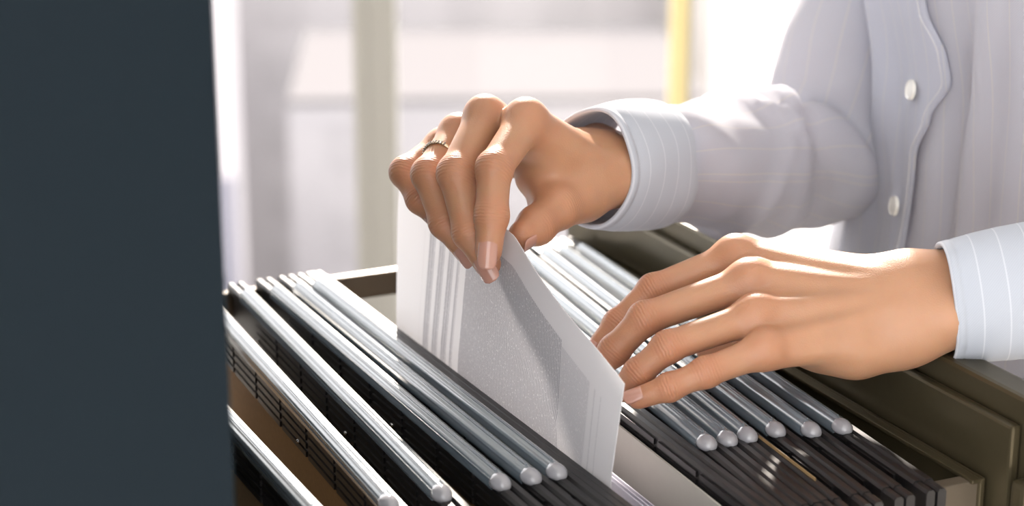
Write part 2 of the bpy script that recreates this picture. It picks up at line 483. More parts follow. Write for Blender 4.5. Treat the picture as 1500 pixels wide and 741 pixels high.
def folder(un, uf, strip, label, pocket='kraft', du=0.0065, vs=0.834, vf=1.168, ridged=True):
    rz = -math.atan2(uf - un, 0.38)
    um = un + (uf - un) * (0.965 - .80) / .38
    p = uvz(um, .965, 0)
    root = empty('hanging_folder', p, YAW + rz)
    tag(root, label, 'folder', GL)
    def shift(o):
        o.location = (0, -.965, 0); return o
    shift(cached('hanging_bar', ('bar', ridged), lambda: bar_mesh(ridged), M['black'], root))
    o = shift(cached('hanging_bar', ('bar', False), lambda: bar_mesh(False), M['black'], root)); o.location.x = du
    shift(cached('pocket', ('pocket', du, pocket), lambda: pocket_mesh(du), M[pocket], root))
    if strip:
        sp = shift(cached('label_strip', ('strip', vs, vf), lambda: strip_mesh(vs, vf), M['clear'], root, True))
        if len(sp.data.polygons) and not sp.data.get('done'):
            sp.data['done'] = 1
            sp.data.set_sharp_from_angle(angle=math.radians(40))
        cached('strip_end', ('tip', vs), lambda: tip_mesh(vs), M['clear_end'], sp, True)
    for vv in (.80, .965, 1.13):
        s = cached('rivet', 'rivet', rivet_mesh, M['steel'], root)
        s.location = (-BW / 2 - .0012, vv - .965, -.0215)
    return root
def rivet_mesh():
    bm = bmesh.new()
    bmesh.ops.create_uvsphere(bm, u_segments=8, v_segments=6, radius=.0013)
    return bm
folder(.287, .283, True, 'foremost hanging folder, cut by the dark cabinet edge, bright clear strip on its bar')
folder(.323, .333, True, 'second folder from the front, wide brown card face showing before it')
folder(.351, .360, True, 'third folder from the front, clear strip reaching to the bottom of the frame')
folder(.384, .380, True, 'fourth folder from the front, first of the three close together')
folder(.401, .3955, True, 'fifth folder from the front, middle strip of the close three')
folder(.4155, .4085, True, 'sixth folder from the front, last clear strip before the lifted sheet', du=.006)
folder(.4255, .4175, False, 'plain black folder bar without strip right in front of the lifted sheet', du=.0042)
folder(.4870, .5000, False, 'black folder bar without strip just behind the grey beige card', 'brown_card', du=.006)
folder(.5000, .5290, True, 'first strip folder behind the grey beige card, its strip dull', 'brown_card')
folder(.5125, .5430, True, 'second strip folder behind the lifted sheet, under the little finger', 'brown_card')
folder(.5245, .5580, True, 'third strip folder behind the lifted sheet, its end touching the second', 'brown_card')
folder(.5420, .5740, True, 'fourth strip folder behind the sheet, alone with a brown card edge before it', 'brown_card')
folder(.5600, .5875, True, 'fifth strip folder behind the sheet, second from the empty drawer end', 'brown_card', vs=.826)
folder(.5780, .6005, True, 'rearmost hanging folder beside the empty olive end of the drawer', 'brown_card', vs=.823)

# gold-brown tab standing between the third and fourth of the rear folders
bm = bmesh.new(); box(bm, -.0003, .0003, -.03, .03, -.05, .0)
o = obj('divider_tab', bm, M['kraft'])
o.location = uvz(.5305, .80, -.004); o.rotation_euler = (0, 0, YAW - .07)
tag(o, 'thin golden brown card edge between two black folder bars at the right', 'divider')

# ------------------------------------------------------------------ loose sheets in the gap
def sheet(name, u0, u1, va, vb, z0, ztop, m, label, cat, grp=None, th=.00035, lean=0.0):
    vs = []
    n = 14
    rings = []
    for i in range(n + 1):
        s = i / n
        v = va + (vb - va) * s
        u = u0 + (u1 - u0) * s
        bow = math.sin(math.pi * s) * .0012
        rings.append([uvz(u - th + bow + lean, v, ztop), uvz(u + th + bow + lean, v, ztop), uvz(u + th + bow, v, z0), uvz(u - th + bow, v, z0)])
    o = obj(name, loft(rings, True, True, True), m)
    return tag(o, label, cat, grp)
sheet('divider_card', .4790, .4905, .757, 1.15, -.22, -.014, M['beige'], 'grey beige card standing behind the gap, right of the lifted sheet', 'card', th=.0006)
SHEETS = ['lavender sheet low in the gap, nearest to the plain black folder bar', 'white sheet low in the gap, second from the plain black bar',
          'lavender sheet in the middle of the five standing low in the gap', 'white sheet low in the gap, second from the grey beige card',
          'lavender sheet low in the gap, nearest to the grey beige card']
for k in range(5):
    sheet('paper_sheet', .4470 + k * .0036, .4480 + k * .0036, .747 + .003 * k, 1.04, -.20, -.0185 - .0022 * k - (k % 2) * .002, M['lavender' if k % 2 == 0 else 'white'],
          SHEETS[k], 'paper', 'sheets in the open gap', lean=.002)

# ------------------------------------------------------------------ the lifted printed sheet
#          x0     x1     y0    y1   period duty dark
PRINT = [(.040, .0475, .012, .30, .0032, .80, .42), (.053, .0605, .012, .30, .0032, .80, .42), (.066, .0735, .012, .30, .0032, .80, .42),
         (.0785, .0825, .012, .30, .0032, .80, .36),
         (.092, .222, .017, .30, .00165, .62, .62), (.2225, .250, .020, .30, .0013, .55, .36),
         (.2545, .2556, .02, .30, .01, 1, .22), (.2605, .2614, .02, .30, .01, 1, .20), (.0335, .0342, .03, .3, .01, 1, .10)]
M['print'] = print_mat()
def held_sheet(off, m, name, label, grow=0.0):
    nx, nz = 64, 40
    th = .00022
    W = .279
    ctl = [(0, .0905), (.18, .0955), (.36, .098), (.50, .0965), (.585, .0955), (.62, .0920), (.66, .0870), (.80, .0705), (1.0, .0485)]
    vs, uvs, fs = [], [], []
    def top(s):
        for (a, ya), (b, yb) in zip(ctl, ctl[1:]):
            if s <= b: return ya + (yb - ya) * (s - a) / (b - a)
        return ctl[-1][1]
    def P3(s, t, side):
        zt = top(s) + grow
        z = -.16 + (zt + .16) * t
        v = 1.088 - W * s
        h = max(0.0, z)
        # slight lean of the raised part and a gentle S bend
        v += -h * (.060 + .10 * (1 - s))
        u = .4310 + (.4305 - .4285) * s + .0045 * math.sin(2.2 * math.pi * s) * min(1, max(0, (z + .02) / .08)) \
            + .006 * (s - .35) * min(1, max(0, z / .06))
        # raised crease shaped to imitate the light seam of a sheet edge shining through
        dd = (z - (.062 - (s - .36) * .125)) 
        if .36 < s < .95: u += -.0009 * math.exp(-(dd / .0035) ** 2)
        return uvz(u + off + side * th, v, z), (s * W, max(0.0, zt - z))
    for side in (-1, 1):
        for j in range(nz + 1):
            for i in range(nx + 1):
                p, q = P3(i / nx, j / nz, side); vs.append(p); uvs.append(q)
    N = (nx + 1) * (nz + 1)
    def I(i, j, k): return k * N + j * (nx + 1) + i
    for j in range(nz):
        for i in range(nx):
            fs.append((I(i, j, 0), I(i + 1, j, 0), I(i + 1, j + 1, 0), I(i, j + 1, 0)))
            fs.append((I(i, j, 1), I(i, j + 1, 1), I(i + 1, j + 1, 1), I(i + 1, j, 1)))
    for i in range(nx):
        fs.append((I(i, nz, 0), I(i + 1, nz, 0), I(i + 1, nz, 1), I(i, nz, 1)))
    for j in range(nz):
        fs.append((I(0, j, 0), I(0, j + 1, 0), I(0, j + 1, 1), I(0, j, 1)))
        fs.append((I(nx, j, 0), I(nx, j, 1), I(nx, j + 1, 1), I(nx, j + 1, 0)))
    o = obj(name, (vs, [], fs), m, None, True)
    o.data.set_sharp_from_angle(angle=math.radians(50))
    set_uv(o, uvs)
    tag(o, label, 'paper')
    return o
held_sheet(0, M['print'], 'printed_sheet', 'white sheet of fine turned print lifted out of the folders by the ringed hand')

# ------------------------------------------------------------------ signed distance modelling of hands and body
def A(v): return np.array(v, dtype=np.float64)
def smin(a, b, k):
    h = np.clip(0.5 + 0.5 * (b - a) / k, 0, 1)
    return b * (1 - h) + a * h - k * h * (1 - h)
def cone(p, a, b, ra, rb):
    ba = b - a; L = max(ba @ ba, 1e-12)
    t = np.clip(((p - a) @ ba) / L, 0, 1)
    d = p - a - t[:, None] * ba
    return np.sqrt((d * d).sum(1)) - (ra + (rb - ra) * t)
def ball(p, c, r):
    d = p - c
    return np.sqrt((d * d).sum(1)) - r
def ellip(p, c, R, ax):
    q = (p - c) @ R            # columns of R are the axes
    k = np.sqrt(((q / ax) ** 2).sum(1)); k2 = np.sqrt(((q / (ax * ax)) ** 2).sum(1))
    return k * (k - 1) / np.maximum(k2, 1e-9)

def surface_nets(fn, lo, hi, h):
    lo = A(lo); hi = A(hi)
    n = np.ceil((hi - lo) / h).astype(int) + 1
    f = 4
    nc = np.ceil(n / f).astype(int) + 1
    g = [lo[i] + np.arange(nc[i]) * h * f for i in range(3)]
    G = np.stack(np.meshgrid(*g, indexing='ij'), -1).reshape(-1, 3)
    Dc = fn(G).reshape(nc)
    # block = coarse cell; fine if any corner near surface
    near = np.abs(Dc) < h * f * 1.9
    ex = np.zeros_like(near)
    for dx in (0, -1, 1):
        for dy in (0, -1, 1):
            for dz in (0, -1, 1):
                ex |= np.roll(near, (dx, dy, dz), (0, 1, 2))
    D = np.repeat(np.repeat(np.repeat(Dc, f, 0), f, 1), f, 2)[:n[0], :n[1], :n[2]].copy()
    E = np.repeat(np.repeat(np.repeat(ex, f, 0), f, 1), f, 2)[:n[0], :n[1], :n[2]]
    idx = np.argwhere(E)
    D[E] = fn(lo + idx * h)
    S = D < 0
    c = [S[i:n[0] - 1 + i, j:n[1] - 1 + j, k:n[2] - 1 + k] for i in (0, 1) for j in (0, 1) for k in (0, 1)]
    cnt = sum(x.astype(np.int8) for x in c)
    cells = np.argwhere((cnt > 0) & (cnt < 8))
    vid = -np.ones(tuple(n - 1), dtype=np.int64)
    vid[cells[:, 0], cells[:, 1], cells[:, 2]] = np.arange(len(cells))
    acc = np.zeros((len(cells), 3)); num = np.zeros(len(cells))
    corners = [(i, j, k) for i in (0, 1) for j in (0, 1) for k in (0, 1)]
    for a in corners:
        for ax in range(3):
            if a[ax] == 0:
                b = list(a); b[ax] = 1
                da = D[cells[:, 0] + a[0], cells[:, 1] + a[1], cells[:, 2] + a[2]]
                db = D[cells[:, 0] + b[0], cells[:, 1] + b[1], cells[:, 2] + b[2]]
                m = (da < 0) != (db < 0)
                t = np.where(m, da / np.where(m, da - db, 1), 0)
                for q in range(3):
                    acc[:, q] += np.where(m, a[q] + (t if q == ax else 0), 0)
                num += m
    V = lo + (cells + acc / num[:, None]) * h
    faces = []
    for ax in range(3):
        o1, o2 = (ax + 1) % 3, (ax + 2) % 3
        sl0 = [slice(1, n[i] - 1) for i in range(3)]; sl0[ax] = slice(0, n[ax] - 1)
        sl1 = list(sl0); sl1[ax] = slice(1, n[ax])
        s0 = S[tuple(sl0)]; s1 = S[tuple(sl1)]
        e = np.argwhere(s0 != s1)
        off = np.array([1, 1, 1]); off[ax] = 0
        e = e + off
        flip = S[e[:, 0], e[:, 1], e[:, 2]]
        def cell(d1, d2):
            q = e.copy(); q[:, o1] -= d1; q[:, o2] -= d2
            return vid[q[:, 0], q[:, 1], q[:, 2]]
        quad = np.stack([cell(1, 1), cell(0, 1), cell(0, 0), cell(1, 0)], 1)
        quad[~flip] = quad[~flip][:, ::-1]
        faces.append(quad)
    return V, np.concatenate(faces)

WRIST_R = 0.0
def build_hand(spec):
    """returns sdf and data for the attributes; every joint is a world point"""
    n = A(spec['dorsal']).astype(float); n /= np.linalg.norm(n)
    wrist = A(spec['wrist']); elbow = A(spec['elbow'])
    fa = wrist - elbow; fa /= np.linalg.norm(fa)
    lat = np.cross(n, fa); lat /= np.linalg.norm(lat)
    nf = np.cross(fa, lat)
    fin = {}
    for k, f in spec['fingers'].items():
        fin[k] = ([A(q) for q in f[0]], f[1])
    order = ['index', 'middle', 'ring', 'little']
    def sdf(p):
        d = None
        # metacarpals
        mc = [fin[k][0][0] for k in order]
        for i, k in enumerate(order):
            base = wrist + fa * .012 + lat * spec['side'] * (.0155 - .0103 * i) + nf * (.002 if i in (1, 2) else -.001)
            a = base; b = mc[i] - n * .0015
            c = cone(p, a, b, .0118, spec['mcr'][i])
            d = c if d is None else smin(d, c, .010)
            if i:   # webs of the palm
                mid = (mc[i - 1] + mc[i]) / 2 - n * .006 - (mc[i] - base) / np.linalg.norm(mc[i] - base) * .014
                c = cone(p, wrist + fa * .01, mid, .013, .0095)
                d = smin(d, c, .008)
        # palm pads
        for (q, r) in spec['pads']:
            d = smin(d, ball(p, A(q), r), .012)
        # thumb base and thumb
        tj, tr = fin['thumb']
        # wrist and forearm
        w1 = wrist + lat * .0100; w2 = wrist - lat * .0100
        e1 = elbow + lat * .008; e2 = elbow - lat * .008
        fore = smin(cone(p, w1, e1, spec['wr'], .026), cone(p, w2, e2, spec['wr'], .026), .016)
        d = smin(d, fore, .022)
        d = smin(d, ball(p, wrist + lat * spec['side'] * -.017 + nf * .0125 - fa * .012, .008), .012)   # ulna head
        # tendons
        for i, k in enumerate(order):
            a = wrist + lat * spec['side'] * (.007 - .005 * i) + nf * (spec['wr'] - .0035) + fa * .012
            b = mc[i] + n * (spec['mcr'][i] - .0042) - (mc[i] - wrist) * .06
            d = smin(d, cone(p, a, b, .0012, .0024), .0075)
            d = smin(d, ball(p, mc[i] + n * (spec['mcr'][i] * .30), spec['mcr'][i] * .86), .006)
        for a, b in spec.get('veins', []):
            d = smin(d, cone(p, A(a), A(b), .0012, .0012), .005)
        out = d
        for k in order + ['thumb']:
            J, R = fin[k]
            e = None
            for i in range(len(J) - 1):
                c = cone(p, J[i], J[i + 1], R[i], R[i + 1])
                e = c if e is None else smin(e, c, .0022)
            # joints slightly swollen, tips padded
            for i in range(1, len(J) - 1):
                e = smin(e, ball(p, J[i], R[i] * 1.02), .004)
            tipdir = (J[-1] - J[-2]) / np.linalg.norm(J[-1] - J[-2])
            kk = spec['web'].get(k, .0062)
            out = np.minimum(out, smin(d, e, kk))
        if 'skin_fold' in spec:
            for a, b, ra, rb in spec['skin_fold']:
                out = smin(out, cone(p, A(a), A(b), ra, rb), .009)
        return out
    return sdf, fin, n

def hand_attributes(V, fin, spec):
    red = np.zeros(len(V)); ax = np.zeros(len(V)); wm = np.zeros(len(V))
    for k, (J, R) in fin.items():
        n = A(spec['fdorsal'].get(k, spec['dorsal'])); n = n / np.linalg.norm(n)
        for i in range(0, len(J) - 1):
            d = V - J[i]; r = np.sqrt((d * d).sum(1))
            if i == 0:
                red = np.maximum(red, .75 * np.exp(-(r / .013) ** 2) * (k != 'thumb'))
                continue
            t = (J[i + 1] - J[i - 1]); t /= np.linalg.norm(t)
            s = d @ t
            side = np.clip((d @ n) / R[i] * 1.6 - .15, 0, 1)
            m = np.exp(-(s / (.0062 if i == 1 else .0040)) ** 2) * side * (r < R[i] * 1.8)
            up = m > wm
            ax[up] = s[up]; wm[up] = m[up]
            red = np.maximum(red, .85 * np.exp(-(r / .0115) ** 2))
        d = V - J[-1]; r = np.sqrt((d * d).sum(1))
        red = np.maximum(red, .7 * np.exp(-(r / .011) ** 2))
    return red, ax, wm

FR = {'index': [.0094, .0083, .0076, .0064], 'middle': [.0096, .0086, .0078, .0066], 'ring': [.0092, .0080, .0073, .0062],
      'little': [.0082, .0070, .0063, .0054], 'thumb': [.0135, .0108, .0095, .0080]}
def rs(k, f): return [r * f for r in FR[k]]

# far (ringed) hand, pinching the sheet
RH = dict(
    wrist=pt(884, 246, 1.152), elbow=pt(1182, 232, 1.345), dorsal=Vector((-.30, -.52, .80)), side=1,
    fingers={
        'index': ([pt(771, 178, 1.090), pt(724, 247, 1.058), pt(720, 316, 1.052), pt(716, 367, 1.052)], rs('index', 1.12)),
        'middle': ([pt(711, 172, 1.102), pt(668, 254, 1.072), pt(688, 340, 1.066), pt(714, 386, 1.066)], rs('middle', 1.12)),
        'ring': ([pt(672, 197, 1.122), pt(628, 255, 1.092), pt(652, 326, 1.085), pt(684, 368, 1.084)], rs('ring', 1.12)),
        'little': ([pt(650, 215, 1.138), pt(594, 252, 1.118), pt(616, 292, 1.108), pt(640, 318, 1.104)], rs('little', 1.18)),
        'thumb': ([pt(850, 285, 1.125), pt(817, 303, 1.105), pt(786, 330, 1.088), pt(766, 344, 1.080)], [.0165, .0120, .0102, .0082]),
    },
    mcr=[.0112, .0108, .0102, .0092], wr=.0165,
    pads=[(pt(838, 262, 1.135), .0165), (pt(822, 240, 1.135), .0140), (pt(800, 222, 1.130), .0120)],
    skin_fold=[(pt(806, 232, 1.112), pt(778, 262, 1.122), .0115, .0085), (pt(790, 262, 1.118), pt(800, 292, 1.112), .0085, .010)],
    web={'thumb': .012, 'index': .0075},
    fdorsal={k: Vector((-.1, -1, .35)) for k in ('index', 'middle', 'ring', 'little')}, )
RH['fdorsal']['thumb'] = Vector((.7, -.2, -.3))
# near hand, laid flat over the folder strips
LH = dict(
    wrist=pt(1352, 442, 1.058), elbow=pt(1990, 350, 1.045), dorsal=Vector((-.06, -.66, .75)), side=-1,
    fingers={
        'index': ([pt(1078, 376, 1.098), pt(957, 424, 1.096), pt(905, 474, 1.094), pt(872, 514, 1.092)], rs('index', .98)),
        'middle': ([pt(1098, 412, 1.076), pt(945, 466, 1.068), pt(900, 513, 1.072), pt(868, 548, 1.078)], rs('middle', 1.0)),
        'ring': ([pt(1108, 462, 1.056), pt(978, 508, 1.048), pt(935, 546, 1.050), pt(908, 573, 1.054)], rs('ring', 1.0)),
        'little': ([pt(1122, 512, 1.042), pt(1034, 545, 1.036), pt(981, 567, 1.036), pt(935, 583, 1.038)], rs('little', 1.08)),
        'thumb': ([pt(1240, 470, 1.095), pt(1150, 480, 1.115), pt(1085, 495, 1.125), pt(1040, 512, 1.128)], [.0150, .0120, .0100, .0080]),
    },
    mcr=[.0118, .0118, .0112, .0100], wr=.0168,
    pads=[(pt(1200, 500, 1.065), .0165), (pt(1150, 480, 1.075), .0150), (pt(1255, 508, 1.058), .0175), (pt(1310, 495, 1.060), .016), (pt(1250, 440, 1.085), .015)],
    web={'thumb': .012},
    fdorsal={}, )

all_v, all_f, reds, axs, wms = [], [], [], [], []
off = 0
def add_piece(V, Fq, red=None, ax=None, wm=None):
    global off
    all_v.append(V); all_f.append(Fq + off); off += len(V)
    z = np.zeros(len(V))
    reds.append(z if red is None else red); axs.append(z if ax is None else ax); wms.append(z if wm is None else wm)
HANDS = {}
for nm, spec in (('far', RH), ('near', LH)):
    sdf, fin, n = build_hand(spec)
    pts = np.array([q for J, R in fin.values() for q in J] + [A(spec['wrist'])])
    wd = A(spec['elbow']) - A(spec['wrist']); wd /= np.linalg.norm(wd)
    pts = np.vstack([pts, A(spec['wrist']) + wd * .10])
    lo = pts.min(0) - .030; hi = pts.max(0) + .030
    V, Fq = surface_nets(sdf, lo, hi, .0010)
    red, ax, wm = hand_attributes(V, fin, spec)
    add_piece(V, Fq, red, ax, wm)
    HANDS[nm] = (fin, sdf)

# ------------------------------------------------------------------ torso, upper arms and neck (hidden by the shirt)
TC_U, TC_V = .852, .985     # torso centre
FSH = uvz(.872, 1.165, .375)   # far shoulder
NSH = uvz(.872, .800, .375)
def body_sdf(p):
    u_ax = A((math.cos(YAW), math.sin(YAW), 0)); v_ax = A((-math.sin(YAW), math.cos(YAW), 0)); z_ax = A((0, 0, 1))
    R = np.stack([u_ax, v_ax, z_ax], 1)
    d = ellip(p, A(uvz(TC_U, TC_V, .02)), R, A((.078, .112, .17)))
    d = smin(d, ellip(p, A(uvz(TC_U, TC_V, .22)), R, A((.080, .125, .17))), .05)
    d = smin(d, ellip(p, A(uvz(TC_U + .01, TC_V, -.14)), R, A((.085, .135, .13))), .05)
    d = smin(d, cone(p, A(FSH), A(NSH), .045, .045), .05)
    d = smin(d, cone(p, A(uvz(.868, .985, .38)), A(uvz(.858, .985, .50)), .045, .042), .03)
    for sh, el, wr in ((FSH, RH['elbow'], RH['wrist']), (NSH, LH['elbow'], LH['wrist'])):
        sh, el, wr = A(sh), A(el), A(wr)
        d = smin(d, cone(p, sh, el, .038, .033), .02)
        d = smin(d, cone(p, el, el + (wr - el) * .5, .033, .025), .01)
    for s in (-1, 1):
        d = smin(d, cone(p, A(uvz(.87, TC_V + s * .07, -.22)), A(uvz(.865, TC_V + s * .075, -.95)), .07, .04), .03)
        d = smin(d, cone(p, A(uvz(.865, TC_V + s * .075, -.955)), A(uvz(.77, TC_V + s * .08, -.965)), .03, .025), .02)
    # head
    d = smin(d, ellip(p, A(uvz(.835, .985, .605)), R, A((.095, .075, .115))), .03)
    d = smin(d, cone(p, A(uvz(.745, .985, .60)), A(uvz(.735, .985, .575)), .008, .012), .012)
    for s in (-1, 1):
        d = smin(d, ball(p, A(uvz(.85, .985 + s * .076, .60)), .016), .008)
        d = np.maximum(d, -ball(p, A(uvz(.742, .985 + s * .030, .615)), .012))
        d = np.minimum(d, ball(p, A(uvz(.757, .985 + s * .030, .615)), .0115))
    return d
bV, bF = surface_nets(body_sdf, A((-.25, .85, -.02)), A((1.10, 1.75, 1.78)), .012)
add_piece(bV, bF)

Vall = np.concatenate(all_v); Fall = np.concatenate(all_f)
me = bpy.data.meshes.new('person')
me.vertices.add(len(Vall)); me.vertices.foreach_set('co', Vall.astype(np.float32).ravel())
me.loops.add(Fall.size); me.loops.foreach_set('vertex_index', Fall.astype(np.int32).ravel())
me.polygons.add(len(Fall)); me.polygons.foreach_set('loop_start', np.arange(0, Fall.size, 4, dtype=np.int32))
me.polygons.foreach_set('use_smooth', np.ones(len(Fall), dtype=bool))
for nm, arr in (('red', reds), ('axial', axs), ('wmask', wms)):
    at = me.attributes.new(nm, 'FLOAT', 'POINT'); at.data.foreach_set('value', np.concatenate(arr).astype(np.float32))
me.update(calc_edges=True); me.validate()
me.materials.append(M['skin'])
person = bpy.data.objects.new('person', me); link(person)
sm = person.modifiers.new('smooth', 'SMOOTH'); sm.factor = .5; sm.iterations = 3
tag(person, 'person in a pinstriped shirt behind the drawer, lifting a sheet with one hand', 'person')

# ------------------------------------------------------------------ fingernails
def nail(J, R, normal, wid, length, back=.35, name='fingernail', ext=.0, m='nail', curl=1.0):
    """curved plate on the back of the last joint"""
    a, b = A(J[-2]), A(J[-1])
    t = (b - a) / np.linalg.norm(b - a)
    n = A(normal); n = n - (n @ t) * t; n /= np.linalg.norm(n)
    s = np.cross(t, n)
    r = R[-1]
    rings = []
    nu, nv = 10, 14
    vs, fs = [], []
    for lay in (0, 1):
        for j in range(nv + 1):
            q = j / nv
            w = wid * (1 - .10 * (1 - q) ** 2) * (max(0, 1 - ((q - .62) / .38) ** 3) ** .5 * .62 + .38 if q > .62 else 1) * (math.sqrt(max(0, 1 - ((.22 - q) / .22) ** 2)) * .25 + .75 if q < .22 else 1)
            for i in range(nu + 1):
                x = (i / nu * 2 - 1) * w / 2
                rr = r * 1.02
                hgt = math.sqrt(max(1e-9, rr * rr - x * x * curl)) - rr
                along = (q - back) * length
                lift = -.10 * (max(0, q - .4) ** 2) * length - .0003
                edge = -.0006 if (q < .05) else 0
                p = b + t * along + s * x + n * (r + hgt + lift + .0006 + edge - (.0005 if lay else 0))
                vs.append(tuple(p))
    N = (nu + 1) * (nv + 1)
    for j in range(nv):
        for i in range(nu):
            k = j * (nu + 1) + i
            fs.append((k, k + 1, k + nu + 2, k + nu + 1)); fs.append((N + k, N + k + nu + 1, N + k + nu + 2, N + k + 1))
    for i in range(nu):
        fs.append((i, N + i, N + i + 1, i + 1)); k = nv * (nu + 1) + i; fs.append((k, k + 1, N + k + 1, N + k))
    for j in range(nv):
        k = j * (nu + 1); fs.append((k, k + nu + 1, N + k + nu + 1, N + k)); k += nu; fs.append((k, N + k, N + k + nu + 1, k + nu + 1))
    return obj(name, (vs, [], fs), M[m], person, True)
ff = HANDS['far'][0]; nfg = HANDS['near'][0]
nail(*ff['index'], (-.10, -.95, .30), .0106, .0172, back=.42)
nail(*ff['middle'], (-.35, -.9, .25), .0106, .0165, back=.40)
nail(*ff['ring'], (-.55, -.8, .2), .0092, .0130)
nail(*ff['little'], (-.55, -.8, .1), .0080, .0115)
nail(*ff['thumb'], (.75, -.50, -.45), .0105, .0130)
nail(*nfg['little'], (-.25, -.60, .75), .0086, .0108)
nail(*nfg['ring'], (-.35, -.45, .8), .0100, .0120)
nail(*nfg['middle'], (-.35, -.35, .85), .0105, .0125)
nail(*nfg['index'], (-.35, -.15, .9), .0100, .0120)

# ------------------------------------------------------------------ the ring on the far hand
J, R = ff['ring']
a, b = A(J[0]), A(J[1])
rc = a + (b - a) * .60
t = (b - a) / np.linalg.norm(b - a)
rr = (R[0] + (R[1] - R[0]) * .60) * 1.04
s1 = np.cross(t, A((0, 0, 1))); s1 /= np.linalg.norm(s1); s2 = np.cross(t, s1)
ringo = empty('ring', tuple(rc)); tag(ringo, 'thin gold ring with a row of small stones on the ring finger', 'ring')
def torus(rad, th, wd, a0=0, a1=2 * math.pi, n=48):
    rings = []
    for k in range(n + 1):
        an = a0 + (a1 - a0) * k / n
        o_ = s1 * math.cos(an) + s2 * math.sin(an)
        rings.append([o_ * (rad + th * math.cos(q)) + t * wd * math.sin(q) for q in np.linspace(0, 2 * math.pi, 9)[:-1]])
    return loft(rings)
obj('band', torus(rr, .0006, .0011), M['gold'], ringo, True)
for k in range(13):
    # stones run over the side of the ring that faces up and left
    dirv = A((-.75, -.25, .62)); a_mid = math.atan2(dirv @ s2, dirv @ s1)
    an = a_mid + (k - 6) * .17
    o_ = s1 * math.cos(an) + s2 * math.sin(an)
    for side in (-1, 1):
        bm = bmesh.new(); bmesh.ops.create_icosphere(bm, subdivisions=1, radius=.00068)
        g = obj('stone', bm, M['gem'], ringo)
        g.location = tuple(o_ * (rr + .0007) + t * side * .00065)

# ------------------------------------------------------------------ clothing
shirt = empty('shirt', (0, 0, 0), 0, person)
person_inv = None
def ridge(x, c, wdt): return math.exp(-((x - c) / wdt) ** 2)
def torso_r(phi, z):
    """radius in local (u,v) for angle phi (0 = facing the drawer, positive to the far side); z above the folder tops"""
    # half sizes over height
    def lerp(tab):
        for (a, x), (b, y) in zip(tab, tab[1:]):
            if z <= b:
                t_ = min(1, max(0, (z - a) / (b - a))); t_ = t_ * t_ * (3 - 2 * t_)
                return x + (y - x) * t_
        return tab[-1][1]
    du = lerp([(-.25, .118), (-.05, .108), (.05, .100), (.12, .103), (.22, .118), (.32, .105), (.42, .060)])
    dv = lerp([(-.25, .20), (-.05, .202), (.05, .188), (.12, .170), (.22, .172), (.32, .155), (.42, .080)])
    c, s = math.cos(phi), math.sin(phi)
    r = (abs(c / du) ** 2.2 + abs(s / dv) ** 2.2) ** (-1 / 2.2)
    # folds
    f = 0
    f += .0035 * math.sin(phi * 9 + z * 9 + 1.2) * (.6 + .4 * math.sin(z * 23))
    f += .0060 * ridge(phi, -.38 - .9 * (z - .10), .10) * (1 if z > 0 else .7)
    f -= .0060 * ridge(phi, -.20 - .7 * (z - .10), .09)
    f += .0050 * ridge(phi, -.75 + .8 * (z - .1), .10)
    f += .0045 * ridge(phi, .42 + 1.5 * (z - .08), .09) - .004 * ridge(phi, .62 + 1.3 * (z - .08), .08)
    f += .004 * noise.noise(Vector((phi * 2.3, z * 9, 3.1)))
    f += .003 * noise.noise(Vector((phi * 5.3 + z * 14, z * 5, 8.1)))
    for p0, sl, am, wd, zc in ((-.45, -1.6, .0050, .07, .17), (-.62, -.5, .0042, .06, .05), (-.95, .9, .004, .07, .1), (.25, 1.6, .0035, .06, .03), (.75, 2.2, .0035, .07, .09), (-.3, .8, .003, .05, .02)):
        e = (phi - p0 - sl * (z - zc)) / wd
        f += am * (math.exp(-e * e) - .7 * math.exp(-(e - 1.6) ** 2)) * math.exp(-((z - zc) / .09) ** 2)
    return r + f
def torso_pt(phi, z, o_=0.0):
    r = torso_r(phi, z) + o_
    return uvz(TC_U - r * math.cos(phi), TC_V + r * math.sin(phi), z)
rings, uvs = [], []
NP, NZ = 150, 110
for j in range(NZ + 1):
    z = -.25 + .67 * j / NZ
    row = []
    for i in range(NP):
        phi = -math.pi + 2 * math.pi * i / NP
        row.append(torso_pt(phi, z)); uvs.append((phi * .135, z))
    rings.append(row)
o = obj('shirt_body', loft(rings), M['shirt'], shirt, True); set_uv(o, uvs)
# placket: overlapping front edge
def placket_phi(z):    # angle of the free edge over height
    tab = [(-.25, .15), (.00, .15), (.03, .13), (.086, .08), (.112, -.04), (.139, -.165), (.155, -.155), (.18, -.07), (.25, -.03), (.42, -.03)]
    for (a, x), (b, y) in zip(tab, tab[1:]):
        if z <= b:
            t_ = (z - a) / (b - a); t_ = t_ * t_ * (3 - 2 * t_)
            return x + (y - x) * t_
    return tab[-1][1]
vs, uvs, fs = [], [], []
NX = 26
for lay in (0, 1):
    for j in range(NZ + 1):
        z = -.25 + .66 * j / NZ
        pe = placket_phi(z)
        for i in range(NX + 1):
            q = i / NX
            phi = pe + q * .95
            lift = .0052 * (1 - q) ** 1.2 + .0008
            if q < .06: lift *= .75 + .25 * q / .06
            vs.append(torso_pt(phi, z, lift - (.0016 if lay else 0))); uvs.append((phi * .135 * .9 + .004, z))
N = (NX + 1) * (NZ + 1)
for j in range(NZ):
    for i in range(NX):
        k = j * (NX + 1) + i
        fs.append((k, k + 1, k + NX + 2, k + NX + 1)); fs.append((N + k, N + k + NX + 1, N + k + NX + 2, N + k + 1))
    k = j * (NX + 1); fs.append((k, k + NX + 1, N + k + NX + 1, N + k))
o = obj('placket', (vs, [], fs), M['shirt'], shirt, True); set_uv(o, uvs)
